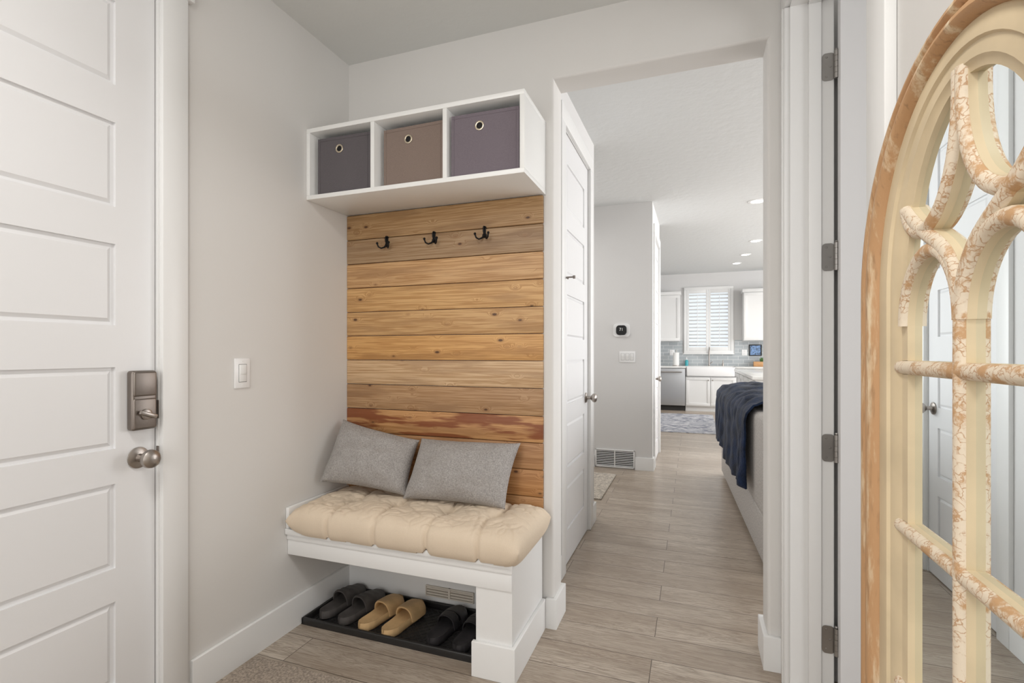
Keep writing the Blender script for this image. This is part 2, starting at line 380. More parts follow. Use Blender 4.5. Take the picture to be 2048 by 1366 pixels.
b=MB(); b.box(.915-.001,.9165,.004,.032,.84,.9); b.box(.914,.9165,.004,.032,.98,1.04); b.build('latch_plate',M['nickeld'],d1,local=True)
def casing(name,face_x,sgn,y0,y1,zt=2.436,w=.092,th=.018,head_ext=.025,jd=.055,head=.10):
    b=MB(); a,c=sorted((face_x,face_x+sgn*th))
    for (p,q) in ((y0-w,y0-.004),(y1+.004,y1+w)): b.box(a,c,p,q,0,zt+.004,bev=.003)
    b.box(a,c,y0-w,y1+w,zt+.004,zt+head,bev=.003)
    if head_ext:
        a2,c2=sorted((face_x,face_x+sgn*(th+.008))); b.box(a2,c2,y0-w-head_ext*.6,y1+w+head_ext*.6,zt-.03,zt+.012,bev=.002)
        a3,c3=sorted((face_x,face_x+sgn*(th+.02))); b.box(a3,c3,y0-w-head_ext,y1+w+head_ext,zt+head,zt+head+.025,bev=.004)
    j0,j1=sorted((face_x+sgn*.001,face_x-sgn*jd))
    b.box(j0,j1,y0-.016,y0,0,zt); b.box(j0,j1,y1,y1+.016,0,zt); b.box(j0,j1,y0-.016,y1+.016,zt,zt+.014)
    return b
b=casing('trim_1',XL,1,.228,1.151,head_ext=.03)
t1=props(b.build('trim_1',M['trim']),kind='structure')
b=MB(); b.box(-1.652,-1.6415,1.1495,1.1525,.835,.895,bev=.001); b.box(-1.652,-1.6415,1.1495,1.1525,.985,1.045,bev=.001)
b.build('strike_plate',M['nickeld'],t1)
d2=door_mesh(.685,stile=.105).build('door_2',M['door'],ang=12); unshift(d2); place_door(d2,(XH-.004,2.678,0),PI/2); props(d2,kind='structure')
knob(d2,.685-.06,.90)
for z in (.21,.885,1.56,2.23): hinge_part(d2,-.004,-.006,z,-.001,.0,.0,.03)
b=MB(); b.tube([(-.004,-.006,1.61),(-.004,-.03,1.61),(.01,-.06,1.612)],.004); b.lathe([(0,0),(.009,0),(.009,.012),(0,.014)],rotm('X',PI/2,(.012,-.055,1.612)),14); b.tube([(-.004,-.02,1.61),(-.02,-.035,1.6)],.004)
b.build('door_stop',M['nickeld'],d2,local=True)
b=casing('trim_2',XH,1,2.672,3.369,head_ext=0); props(b.build('trim_2',M['trim']),kind='structure')
d4=door_mesh(.76).build('door_4',M['door'],ang=12); unshift(d4); place_door(d4,(XE-.004,5.47,0),PI/2); props(d4,kind='structure')
knob(d4,.07,.92)
b=casing('trim_4',XE,1,5.465,6.235,head_ext=0); props(b.build('trim_4',M['trim']),kind='structure')
d3=door_mesh(.895).build('door_3',M['door'],ang=12); unshift(d3); place_door(d3,(.474,1.984,0),0); props(d3,kind='structure')
for z in (.195,.866,1.534,2.20): hinge_part(d3,-.004,.034,z,-.046,-.008,.0425,.0445)
knob(d3,.83,.9)
b=MB()
for (p,q) in ((2.034,2.104),(1.03,1.126)): b.box(XR-.02,XR,p,q,0,2.444,bev=.004)
b.box(XR-.02,XR,1.03,2.104,2.444,2.56,bev=.004)
b.box(XR-.001,.464,2.03,2.046,0,2.44); b.box(XR-.001,.464,1.114,1.13,0,2.44); b.box(XR-.001,.464,1.114,2.046,2.44,2.455)
b.box(.385,.425,2.018,2.03,0,2.44,bev=.003); b.box(.385,.425,1.13,1.142,0,2.44,bev=.003); b.box(.385,.425,1.13,2.03,2.428,2.44,bev=.003)
b.box(XR-.026,XR-.019,2.038,2.054,0,2.444,bev=.003)
b.box(.4645,.4665,2.034,2.116,0,2.5)
props(b.build('trim_3',M['trim']),kind='structure')
# ---------------------------------------------------------------- wall switch, thermostat
def switch(name,label,cat,center,axis,n=1,group=None):
    t=thing(name,label,cat,center,PI/2 if axis=='x' else 0)
    w=.07+.046*(n-1)
    b=MB(); b.box(-w/2,w/2,-.006,0,-.0575,.0575,bev=.0025)
    for k in range(n):
        x=(k-(n-1)/2)*.046; b.box(x-.0185,x+.0185,-.0063,-.0055,-.035,.035,mi=1)
    b.build('plate',[M['plastic'],M['linegrey']],t,local=True)
    for k in range(n):
        x=(k-(n-1)/2)*.046
        b=MB(); b.box(x-.0165,x+.0165,-.0085,-.004,-.033,.033,bev=.0015); b.box(x-.0135,x+.0135,-.0115,-.008,-.004,.03,bev=.0015); b.build('rocker',M['trim'],t,local=True)
    for z in (-.047,.047):
        b=MB(); b.lathe([(0,0),(.003,0),(.002,.001),(0,.001)],rotm('X',PI/2,(0,-.006,z)),10); b.build('screw',M['trim'],t,local=True)
    return t
switch('light_switch','single white rocker switch on the wall between the entry door and the bench','light switch',(XL,1.474,1.12),'x')
switch('light_switch','triple white rocker switch plate under the thermostat','light switch',(-.632,5.26,1.155),'y',3)
t=thing('thermostat','white and black round-cornered thermostat on the far hallway wall','thermostat',(-.69,5.26,1.43))
MB().rslab(.165,.135,.03,-.012,0).build('back_plate',M['plastic'],t,local=True)
MB().rslab(.105,.10,.032,-.028,-.012).build('screen',M['blackp'],t,local=True)
def text(s,size,loc,rot,m,parent,name='digits'):
    c=bpy.data.curves.new(name,'FONT'); c.body=s; c.size=size; c.align_x='CENTER'; c.align_y='CENTER'; c.extrude=.0003
    o=bpy.data.objects.new(name,c); COL.objects.link(o); o.data.materials.append(m)
    bpy.context.view_layer.update(); dg=bpy.context.evaluated_depsgraph_get(); me=bpy.data.meshes.new_from_object(o.evaluated_get(dg))
    bpy.data.objects.remove(o); q=bpy.data.objects.new(name,me); COL.objects.link(q); q.parent=parent; q.location=loc; q.rotation_euler=rot
    return q
text('71',.042,(0,-.0286,.006),(PI/2,0,0),M['paper'],t)
def vent(name,label,x0,x1,y,z0,z1,n,m,w=.014,mb='gap'):
    t=thing(name,label,'vent',((x0+x1)/2,y,z0))
    b=MB()
    b.box(x0,x1,y-.012,y,z0,z0+w,bev=.003); b.box(x0,x1,y-.012,y,z1-w,z1,bev=.003); b.box(x0,x0+w,y-.012,y,z0,z1,bev=.003); b.box(x1-w,x1,y-.012,y,z0,z1,bev=.003)
    xm=(x0+x1)/2; b.box(xm-.005,xm+.005,y-.011,y,z0,z1); b.build('frame',m,t)
    b=MB(); b.box(x0+w,x1-w,y-.003,y-.001,z0+w,z1-w); b.build('backing',M[mb],t)
    b=MB()
    for k in range(n):
        z=z0+w+(k+.5)*(z1-z0-2*w)/n
        b.box(x0+w,x1-w,-.0035,.0035,-.0012,.0012,Mx=Matrix.Translation((0,y-.0065,z))@Matrix.Rotation(.7,4,'X'))
    b.build('slats',m,t); return t
vent('wall_vent','white return air grille at the foot of the thermostat wall',-.962,-.556,5.26,.008,.195,9,M['plastic'])
vent('floor_register','beige register in the baseboard under the bench behind the shoe tray',-1.19,-.94,YB-.015,.05,.100,3,M['grille'],.006,'grilleb')
# ---------------------------------------------------------------- pine panel
b=MB(); cuts=[.445,.566,.685,.803,.921,1.042,1.163,1.283,1.402,1.522,1.643,1.764,1.889]
for z0,z1 in zip(cuts,cuts[1:]): b.box(XL,-.614,2.102,YB,z0+.001,z1-.001,bev=.0045,seg=2)
pn=b.build('wood_wall_panel',M['pine']); props(pn,'knotty pine horizontal plank panel on the wall between bench and cubby shelf','wall panel')
tones=[(186,140,92),(190,140,90),(184,140,98),(200,152,102),(184,148,110),(212,180,142),(214,166,106),(206,166,116),(214,172,118),(206,166,120),(168,140,108),(184,150,108)]
at=pn.data.color_attributes.new('tone','FLOAT_COLOR','CORNER')
for poly in pn.data.polygons:
    z=poly.center.z+pn.location.z; k=0
    for i in range(len(cuts)-1):
        if z>=cuts[i]: k=i
    c=S(*tones[k])
    for li in poly.loop_indices: at.data[li].color=(c[0],c[1],c[2],1.5 if k==3 else ((k*37)%11)/11.0+.05)
def make_hook(x,z,label):
    t=thing('coat_hook',label,'coat hook',(x,2.102,z),0,'double coat hooks on the pine panel')
    b=MB(); b.tube([(0,-.001,-.012),(0,-.005,-.012)],.012,20); b.tube([(0,-.001,.026),(0,-.005,.026)],.009,18); b.box(-.007,.007,-.0055,0,-.012,.028,bev=.002)
    b.build('backplate',M['iron'],t,local=True)
    MB().tube([(0,-.005,.026),(0,-.012,.030),(0,-.018,.022),(0,-.016,.006),(0,-.006,-.008)],[.004,.004,.004,.004,.0045],10).build('loop',M['iron'],t,local=True)
    for s in (-1,1):
        b=MB(); pts=[(0,-.004,-.010),(s*.010,-.014,-.026),(s*.021,-.026,-.033),(s*.031,-.036,-.027),(s*.035,-.041,-.012)]
        b.tube(pts,[.005,.0044,.004,.004,.004],10); b.lathe([(0,-.007),(.0045,-.0055),(.0065,0),(.0045,.0055),(0,.007)],Matrix.Translation((s*.0352,-.0412,-.009)),14); b.build('prong',M['iron'],t,local=True)
    t.scale=(.92,.92,.92)
    return t
hk=make_hook(-1.405,1.737,'black iron coat hook nearest the left wall')
for x,z,lb in ((-1.146,1.739,'middle black iron coat hook of the three'),(-.888,1.742,'black iron coat hook nearest the hallway opening')):
    c=copy_tree(hk); c.location=(x,2.102,z); c['label']=lb
# ---------------------------------------------------------------- cubby shelf
t=thing('cubby_shelf','white three-cell cubby shelf mounted on the wall above the pine panel','shelf',(-1.125,YB,1.89))
x0,x1,y0,y1,z0,z1=XL+.001,-.605,1.82,YB,1.89,2.21; w=.019
MB().box(x0,x1,y0,y1,z0,z0+w,bev=.001).build('bottom_board',M['melamine'],t)
MB().box(x0,x1,y0,y1,z1-w,z1,bev=.001).build('top_board',M['melamine'],t)
MB().box(x0,x0+w,y0,y1,z0+w,z1-w,bev=.001).build('side_panel',M['melamine'],t)
MB().box(x1-w,x1,y0,y1,z0+w,z1-w,bev=.001).build('side_panel',M['melamine'],t)
for x in (-1.293,-.946): MB().box(x-w/2,x+w/2,y0+.001,y1,z0+w,z1-w,bev=.001).build('divider',M['melamine'],t)
MB().box(x0+w,x1-w,y1-.006,y1,z0+w,z1-w).build('back_board',M['melamine'],t)
def bin_(label,cx,w,h,m,rz,y=1.845):
    t=thing('storage_bin',label,'storage bin',(cx,y,1.9095),rz,'fabric bins in the cubby shelf')
    d=.235; b=MB(); q=.006
    def pan(x0,x1,y0,y1): b.box(x0,x1,y0,y1,0,h,bev=.002)
    def fr(u,v):
        x=-w/2+w*u; z=h*v; s=math.sin(PI*u)*math.sin(PI*v)
        return (x,-.004*s+.003*noise.noise(Vector((u*3,v*3,cx)))*s,z)
    pan(-w/2,w/2,.0012,q); b.grid(fr,24,20)
    pan(-w/2,w/2,d-q,d); pan(-w/2,-w/2+q,.001,d); pan(w/2-q,w/2,.001,d); b.box(-w/2,w/2,.001,d,0,q,bev=.002)
    b.build('body',m,t,local=True)
    g=(-.02,-.0045,h*.78)
    b=MB()
    def f(u,v):
        a=2*PI*u; c=2*PI*v; r=.0160+.0036*math.cos(c); return (g[0]+r*math.cos(a),g[1]-.002*math.sin(c),g[2]+r*math.sin(a))
    b.grid(f,28,10,True,True); b.weld(); b.build('grommet',M['ring'],t,local=True)
    MB().lathe([(0,0),(.0135,0),(.0135,.003),(0,.003)],rotm('X',PI/2,(g[0],-.0015,g[2])),24).build('hole',M['darkhole'],t,local=True)
    b=MB(); b.box(-w/2+.004,w/2-.004,-.0016,.0,h-.014,h-.0125); b.box(-w/2+.012,-w/2+.0132,-.0016,0,.003,h-.003); b.box(w/2-.0132,w/2-.012,-.0016,0,.003,h-.003); b.build('seam',m,t,local=True)
    return t
bin_('slate grey fabric bin in the cubby cell next to the left wall',-1.464,.275,.258,M['bin1'],.03,1.85)
bin_('taupe brown fabric bin in the middle cubby cell',-1.117,.292,.254,M['bin2'],-.02,1.86)
bin_('mauve grey fabric bin in the cubby cell nearest the hallway',-.779,.29,.25,M['bin3'],.02,1.84)
# ---------------------------------------------------------------- bench
t=thing('entry_bench','white built-in bench with open space for shoes below','bench',(-1.13,1.9,0))
MB().box(XL+.001,-.608,1.692,2.101,.42,.445,bev=.003).build('seat_board',M['trim'],t)
MB().box(XL+.001,-.612,1.702,1.716,.396,.42,bev=.003).build('moulding',M['trim'],t)
MB().box(XL+.001,-.616,1.708,1.73,.33,.40,bev=.002).build('apron',M['trim'],t)
b=MB(); b.prism([(-.76,1.715),(-.617,1.715),(-.617,2.103),(-.64,2.103),(-.64,1.74),(-.742,1.74),(-.742,2.103),(-.76,2.103)],lambda p,z:(p[0],p[1],z),0,.42); b.build('leg_panel',M['trim'],t)
b=MB(); b.skirting([(-.772,1.70),(-.602,1.70),(-.602,2.103),(-.618,2.103),(-.618,1.716),(-.772,1.716)]); b.build('base_trim',M['trim'],t)
MB().box(XL+.001,XL+.018,1.697,2.1,.445,.535,bev=.003).build('side_rail',M['trim'],t)
def pad():
    X0,X1,Y0,Y1=-1.622,-.572,1.668,2.096; b=MB()
    tx=[-.6,-.17,.27,.68]
    def tuft(u,v):
        z=0
        for i,x in enumerate(tx):
            r2=((u-x)/.07)**2+((v+.05)/.18)**2; z-=.020*math.exp(-r2)
            xx=x+.016*math.sin(v*5+x*9)+.02*(v-.2)*(1 if i%2 else -1)
            z-=.012*math.exp(-((u-xx)/.014)**2)*(1-.3*abs(v))
            z-=.006*math.exp(-((u-xx)/.06)**2)
        return z
    def sheet(top):
        def f(a,c):
            u=-1+2*a; v=-1+2*c
            u=math.sin(u*PI/2)*.35+u*.65; v=math.sin(v*PI/2)*.35+v*.65
            e=(max(0,1-abs(u)**16)*max(0,1-abs(v)**7))**.5
            w=noise.noise(Vector((u*4,v*2.5,.3)))*.008
            w+=-.005*(1-min(1,abs(noise.noise(Vector((u*7+v*2,v*3-u*3,1.7))))*6))-.003*(1-min(1,abs(noise.noise(Vector((u*13-v*4,v*5+u*3,5.7))))*6))
            inn=sum(math.exp(-((u-x)/.018)**2) for x in tx)*.011
            y=(Y0+Y1)/2+v*(Y1-Y0)/2+noise.noise(Vector((u*6,0,4)))*.006*max(0,-v)
            if v<-.7: y+=inn*(abs(v)-.7)/.3
            cr=max(0,abs(u)-.93)*max(0,abs(v)-.8)*3
            x=(X0+X1)/2+u*(X1-X0)/2*(1-cr*.15)
            if top: z=.488+(.070+tuft(u,v)+w)*e
            else: z=.488-(.085 if (y<1.69 or x>-.606) else .052)*e
            over=(y<1.69) or (x>-.606)
            return (x,y,max(z,.426 if over else .4462))
        return f
    b.grid(sheet(True),240,90); b.grid(sheet(False),240,90); b.weld(.0006)
    return props(b.build('bench_cushion',M['cushion'],ang=80),'cream tufted pad lying on the white bench','cushion')
pad()
def pillow(label,TL,TR,BL,BR,th,seed):
    TL,TR,BL,BR=map(Vector,(TL,TR,BL,BR)); b=MB()
    nrm=((TR-BL).cross(TL-BR)).normalized()
    if nrm.y>0: nrm=-nrm
    def sheet(sg):
        def f(a,c):
            u=-1+2*a; v=-1+2*c
            uu=u*(1-.055*(1-v*v)); vv=v*(1-.08*(1-u*u))
            A=(uu+1)/2; C=(vv+1)/2
            P=(BL*(1-A)+BR*A)*(1-C)+(TL*(1-A)+TR*A)*C
            e=(max(0,1-u*u)*max(0,1-v*v))**.5
            n=noise.noise(Vector((u*2.2,v*2.2,seed)))*.018+noise.noise(Vector((u*5,v*4,seed+3)))*.008
            n+=.009*math.sin(5*u+7*v+seed)*abs(u*v)
            tk=th*(.62 if sg>0 else .38)
            return P+nrm*sg*(tk*e+n*e*(1 if sg>0 else 0))
        return f
    b.grid(sheet(1),60,44); b.grid(sheet(-1),60,44); b.weld(1e-4)
    return props(b.build('throw_pillow',M['pillow'],ang=80),label,'pillow','grey pillows on the bench')
pillow('grey linen pillow leaning into the corner by the left wall',(-1.612,2.035,.872),(-1.195,2.05,.792),(-1.605,1.86,.610),(-1.185,1.92,.567),.15,1.3)
pillow('grey linen pillow on the bench end nearest the hallway',(-1.182,2.045,.803),(-.70,2.055,.808),(-1.185,1.89,.565),(-.72,1.915,.560),.155,5.1)
# ---------------------------------------------------------------- boot tray and shoes
b=MB(); tx0,tx1,ty0,ty1=-1.626,-.79,1.768,2.100
b.box(tx0,tx1,ty0,ty1,0,.006,bev=.002)
for q in ((tx0,tx1,ty0,ty0+.014),(tx0,tx1,ty1-.014,ty1),(tx0,tx0+.014,ty0,ty1),(tx1-.014,tx1,ty0,ty1)): b.box(*q,0,.03,bev=.005,seg=3)
rx0,rx1,ry0,ry1=tx0+.035,tx1-.035,ty0+.03,ty1-.03
for q in ((rx0,rx1,ry0,ry0+.006),(rx0,rx1,ry1-.006,ry1),(rx0,rx0+.006,ry0,ry1),(rx1-.006,rx1,ry0,ry1)): b.box(*q,.005,.009,bev=.001)
H=ry1-ry0; k=rx0-H
while k<rx1:
    for s in (1,-1):
        xa=max(k,rx0); xb=min(k+H,rx1)
        if xb-xa>.02:
            ya=ry0+(xa-k); yb=ry0+(xb-k)
            if s<0: ya=ry1-(xa-k); yb=ry1-(xb-k)
            b.tube([(xa,ya,.0062),(xb,yb,.0062)],.0022,6)
    k+=.034
props(b.build('boot_tray',M['tray']),'black rubber boot tray under the bench','tray')
def hw(s):
    pts=[(0,.0),(.03,.018),(.08,.029),(.18,.036),(.35,.036),(.5,.039),(.65,.046),(.78,.049),(.88,.043),(.95,.03),(.985,.016),(1,0)]
    for (a,x),(c,y) in zip(pts,pts[1:]):
        if s<=c:
            k=(s-a)/(c-a); return x+(y-x)*k
    return 0
L=.275
def sole(b,th=.03):
    ns=44; t=bmesh.new(); rings=[]
    for i in range(ns+1):
        s=.5-.5*math.cos(PI*i/ns); h=max(hw(s),.0015); y=-L/2+L*s; cx=.005*math.sin(s*PI*1.1)
        rise=.010*max(0,(s-.75)/.25)**2+.004*max(0,(.2-s)/.2)
        prof=[(-.9,0),(-1.03,.35),(-1.02,.8),(-.95,1.12),(-.86,1.1),(-.7,.85),(-.35,.72),(0,.7),(.35,.72),(.7,.85),(.86,1.1),(.95,1.12),(1.02,.8),(1.03,.35),(.9,0)]
        rings.append([t.verts.new((cx+px*h,y,pz*th+rise)) for px,pz in prof])
    for i in range(ns):
        for k in range(len(rings[0])): k2=(k+1)%len(rings[0]); t.faces.new((rings[i][k],rings[i][k2],rings[i+1][k2],rings[i+1][k]))
    t.faces.new(rings[0]); t.faces.new(rings[-1][::-1]); bmesh.ops.recalc_face_normals(t,faces=t.faces); b.merge(t)
def strap(b,s0,s1,hh0,hh1,th=.007,ribs=0,skew=0):
    def sheet(off):
        def f(u,v):
            a=PI*v; s=s0+(s1-s0)*u+skew*math.cos(a)+.03*math.sin(a)*(1 if u>.5 else -1)*abs(u-.5)*2
            h=hw(min(max(s,0.05),.94)); y=-L/2+L*s; H=hh0+(hh1-hh0)*u+ribs*.0015*math.sin(u*22)
            edge=1 if 0<u<1 else .6
            r=off*edge
            ca=math.cos(a); sa=math.sin(a)
            return (.004+ (h*1.04+r)*math.copysign(abs(ca)**.75,ca), y, .012+(H+r)*abs(sa)**.75)
        return f
    nu,nv=14,26; t=bmesh.new(); o=sheet(th/2); i_=sheet(-th/2)
    A=[[t.verts.new(o(i/nu,j/nv)) for j in range(nv+1)] for i in range(nu+1)]; B=[[t.verts.new(i_(i/nu,j/nv)) for j in range(nv+1)] for i in range(nu+1)]
    for i in range(nu):
        for j in range(nv):
            t.faces.new((A[i][j],A[i+1][j],A[i+1][j+1],A[i][j+1])); t.faces.new((B[i][j],B[i][j+1],B[i+1][j+1],B[i+1][j]))
    for j in range(nv):
        t.faces.new((A[0][j],A[0][j+1],B[0][j+1],B[0][j])); t.faces.new((A[nu][j],B[nu][j],B[nu][j+1],A[nu][j+1]))
    for i in range(nu):
        t.faces.new((A[i][0],B[i][0],B[i+1][0],A[i+1][0])); t.faces.new((A[i][nv],A[i+1][nv],B[i+1][nv],B[i][nv]))
    bmesh.ops.recalc_face_normals(t,faces=t.faces); b.merge(t)
def slide(label,x,y,rz,m,kind,group):
    t=thing('slide_sandal',label,'sandal',(x,y,.0092),rz,group)
    b=MB(); sole(b); b.build('sole',m,t,local=True,ang=60)
    b=MB()
    if kind==0: strap(b,.44,.965,.066,.030,.009,1)
    elif kind==1: strap(b,.50,.86,.060,.043,.010,0)
    else: strap(b,.68,.94,.05,.032,.006)
    b.build('strap',m,t,local=True,ang=60)
    if kind==2:
        b=MB(); strap(b,.46,.58,.058,.054,.006); b.build('strap',m,t,local=True,ang=60)
    return t
g='pairs of slides on the boot tray'
slide('charcoal slide sandal closest to the left wall',-1.552,1.95,-.02,M['rub1'],0,g)
slide('charcoal slide sandal beside the tan pair',-1.435,1.935,-.06,M['rub1'],0,g)
slide('tan slide sandal beside the charcoal pair',-1.318,1.925,-.1,M['rub2'],1,g)
slide('tan slide sandal beside the black pair',-1.198,1.915,-.06,M['rub2'],1,g)
slide('black double-strap sandal beside the tan pair',-.995,1.93,-.03,M['rub3'],2,g)
slide('black double-strap sandal closest to the bench leg',-.872,1.92,-.03,M['rub3'],2,g)
b=MB(); b.box(-1.605,-.95,.5,1.512,0,.011,bev=.004); props(b.build('door_mat',M['mat']),'grey ribbed doormat at the foot of the entry door','mat')
b=MB(); b.box(-1.6,-.70,4.08,4.96,0,.012,bev=.004); props(b.build('hall_mat',M['mat2']),'beige woven mat beside the hallway closet wall','mat')
b=MB(); b.box(-1.3,.36,7.9,10.3,0,.01,bev=.003); props(b.build('kitchen_rug',M['rug']),'distressed grey blue rug on the kitchen floor','rug')
# ---------------------------------------------------------------- mirror
CY=.659; ZS=1.284
def outl(a,n=40):
    h=.205+(a-.15)*.5556; bz=.535-(a-.15); P=[]
    P.append((CY+a,bz)) 
    for i in range(1,9): P.append((CY+a,bz+(ZS-bz)*i/9))
    for i in range(n+1): th=PI*i/n; P.append((CY+a*math.cos(th),ZS+h*math.sin(th)))
    for i in range(8,0,-1): P.append((CY-a,bz+(ZS-bz)*i/9))
    P.append((CY-a,bz)); return P
def sweep(prof):
    outs=[(outl(a),x) for a,x in prof]; n=len(outs[0][0])
    b=MB(); b.grid(lambda u,v:(outs[int(round(u*(len(prof)-1)))][1],)+outs[int(round(u*(len(prof)-1)))][0][int(round(v*n))%n],len(prof)-1,n,False,True)
    b.weld(); return b
GX=.2755
t=thing('arched_mirror','tall arched mirror with distressed cream and brown gothic window tracery on the right wall','mirror',(XR,CY,.40))
sweep([(.294,XR),(.294,.266),(.291,.258),(.284,.253),(.276,.252),(.270,.254),(.266,.2585),(.262,.2585),(.258,.254),(.252,.2505),(.244,.2495),(.237,.2515),(.231,.257),(.227,.264)]).build('outer_moulding',M['wornwood'],t)
sweep([(.228,.262),(.224,.2605),(.196,.2605),(.192,.264),(.168,.264),(.163,.267),(.150,.269),(.150,GX+.002)]).build('inner_frame',M['cream'],t)
MB().prism(outl(.27),lambda p,x:(x,p[0],p[1]),GX+.0045,XR-.001).build('backing_board',M['gap'],t)
MB().prism(outl(.156),lambda p,x:(x,p[0],p[1]),GX,GX+.004).build('mirror_glass',M['glass'],t,smooth=False)
def bar(name,pts,w=.0185,prot=.0075,crackle=True):
    P=[Vector((0,p[0],p[1])) for p in pts]; n=len(P)
    N=[]
    for i in range(n):
        tg=(P[min(i+1,n-1)]-P[max(i-1,0)]).normalized(); N.append(Vector((0,-tg.z,tg.y)))
    def swp(section):
        b=MB(); tt=bmesh.new(); rings=[[tt.verts.new((x,)+tuple((P[i]+k*N[i]).yz)) for x,k in section] for i in range(n)]; q=len(section)
        for i in range(n-1):
            for k in range(q): tt.faces.new((rings[i][k],rings[i][(k+1)%q],rings[i+1][(k+1)%q],rings[i+1][k]))
        tt.faces.new(rings[0]); tt.faces.new(rings[-1][::-1]); bmesh.ops.recalc_face_normals(tt,faces=tt.faces); b.merge(tt); return b
    o=swp([(GX+.001,-w/2),(GX+.001,w/2),(.2675,w/2),(.2675,-w/2)]).build(name,M['cream'],t)
    if crackle: swp([(.2676-prot*math.sin(PI*k/10),-w/2*.96*math.cos(PI*k/10)) for k in range(11)]).build('moulding',M['crackle'],o,ang=50)
    return o
def lerp(a,b,n=8): return [(a[0]+(b[0]-a[0])*i/n,a[1]+(b[1]-a[1])*i/n) for i in range(n+1)]
bar('mullion',lerp((CY,.52),(CY,1.25)))
for z in (1.18,.965,.75): bar('crossbar',lerp((CY-.166,z),(CY+.166,z)))
for s in (1,-1):
    bar('edge_strip',lerp((CY+s*.151,.53),(CY+s*.151,1.236)),crackle=False)
    cy=CY+s*.0765
    bar('lancet_arch',[(cy+s*.0745*math.cos(a),1.235+.088*math.sin(a)) for a in [PI*i/24 for i in range(25)]][::-1])
def bez(P,n=22):
    out=[]
    for i in range(n+1):
        u=i/n; q=[Vector(p) for p in P]
        while len(q)>1: q=[q[k]*(1-u)+q[k+1]*u for k in range(len(q)-1)]
        out.append((q[0].x,q[0].y))
    return out
for s in (1,-1):
    bar('foil_arc',bez([(CY+s*.004,1.50),(CY+s*.0,1.43),(CY+s*.015,1.355),(CY+s*.07,1.338),(CY+s*.11,1.335),(CY+s*.138,1.36),(CY+s*.146,1.39)]))
    bar('cusp_arc',bez([(CY,1.24),(CY+s*.002,1.30),(CY+s*.03,1.325),(CY+s*.07,1.332),(CY+s*.10,1.35),(CY+s*.14,1.385)]))
# ---------------------------------------------------------------- sofa
SA=math.radians(2.4)
t=thing('sofa','light grey upholstered sofa seen from behind in the great room','sofa',(.368,2.95,0),SA)
MB().box(0,.95,0,2.4,.03,.3,bev=.02,seg=3).build('base',M['sofa'],t,local=True)
MB().box(0,.24,.0,2.4,.28,.84,bev=.035,seg=4).build('backrest',M['sofa'],t,local=True)
for y in (0,2.2): MB().box(.2,.95,y,y+.2,.28,.62,bev=.04,seg=4).build('arm',M['sofa'],t,local=True)
for k in range(3):
    y=.2+k*.667; MB().box(.24,.97,y+.004,y+.663,.3,.47,bev=.04,seg=4).build('seat_cushion',M['sofa'],t,local=True)
    MB().box(.22,.42,y+.004,y+.663,.46,.86,bev=.06,seg=4).build('back_cushion',M['sofa'],t,local=True)
for x in (.06,.88):
    for y in (.06,2.3): MB().box(x,x+.05,y,y+.05,0,.035,bev=.003).build('foot',M['blackp'],t,local=True)
prof=[(-.03,.36),(-.032,.5),(-.034,.65),(-.035,.78),(-.028,.83),(-.005,.866),(.05,.885),(.12,.89),(.22,.90),(.34,.905),(.42,.885),(.46,.83),(.47,.76)]
def throwf(u,v):
    k=u*(len(prof)-1); i=min(int(k),len(prof)-2); f=k-i
    x=prof[i][0]*(1-f)+prof[i+1][0]*f; z=prof[i][1]*(1-f)+prof[i+1][1]*f
    y=.42+v*1.86
    out=max(0,1-u*2.6)
    hem=.03*math.sin(v*9+1)+.07*(v-.3)+.012*math.sin(v*19)
    z+=hem*out*.7
    fold=.028*math.sin(v*24+2.5*math.sin(v*7))*out+.008*math.sin(v*55+u*5)*out
    n1=noise.noise(Vector((x*6,y*6,z*6)))*.032
    if u<.4: x-=.014+abs(fold)+abs(n1)*.7
    else: z+=abs(n1)*1.3+.008*math.sin(v*26+u*6)+.010
    y+=.02*math.sin(u*6)*(1 if v>.5 else -1)*abs(v-.5)
    return (x,y,z)
b=MB(); b.grid(throwf,90,200)
th=b.build('throw_blanket',M['navy'],ang=90); th.data.transform(Matrix.Translation(th.location)); th.location=(.368,2.95,0); th.rotation_euler=(0,0,SA)
md=th.modifiers.new('s','SOLIDIFY'); md.thickness=.012; md.offset=-1
props(th,'navy blue fur throw draped over the back of the sofa','blanket')
# ---------------------------------------------------------------- kitchen
def shaker(b,x0,x1,y,z0,z1,w=.055):
    b.box(x0,x1,y-.02,y-.002,z0,z0+w,bev=.0015); b.box(x0,x1,y-.02,y-.002,z1-w,z1,bev=.0015); b.box(x0,x0+w,y-.02,y-.002,z0+w,z1-w,bev=.0015); b.box(x1-w,x1,y-.02,y-.002,z0+w,z1-w,bev=.0015)
    b.box(x0+w,x1-w,y-.01,y-.003,z0+w,z1-w)
def cabinet(label,x0,x1,yf,yb,z0,z1,doors,toe=True,crown=False,group=None):
    t=thing('kitchen_cabinet',label,'cabinet',((x0+x1)/2,(yf+yb)/2,z0),0,group)
    b=MB(); zb=z0+(.1 if toe else 0); b.box(x0,x1,yf,yb,zb,z1,bev=.001)
    if toe: b.box(x0,x1,yf+.06,yb,z0,zb)
    b.build('body',M['cab'],t)
    if crown: MB().box(x0-.02,x1+.02,yf-.03,yb,z1,z1+.07,bev=.01).build('crown',M['cab'],t)
    for (a,c,p,q,kx,kz) in doors:
        b=MB(); shaker(b,a,c,yf,p,q); d=b.build('cabinet_door',M['cab'],t)
        b=MB(); b.lathe([(0,0),(.005,0),(.005,.012),(.013,.018),(.013,.024),(0,.027)],rotm('X',PI/2,(kx,yf-.02,kz)),14); b.build('knob',M['nickel'],d)
    return t
YF=10.88
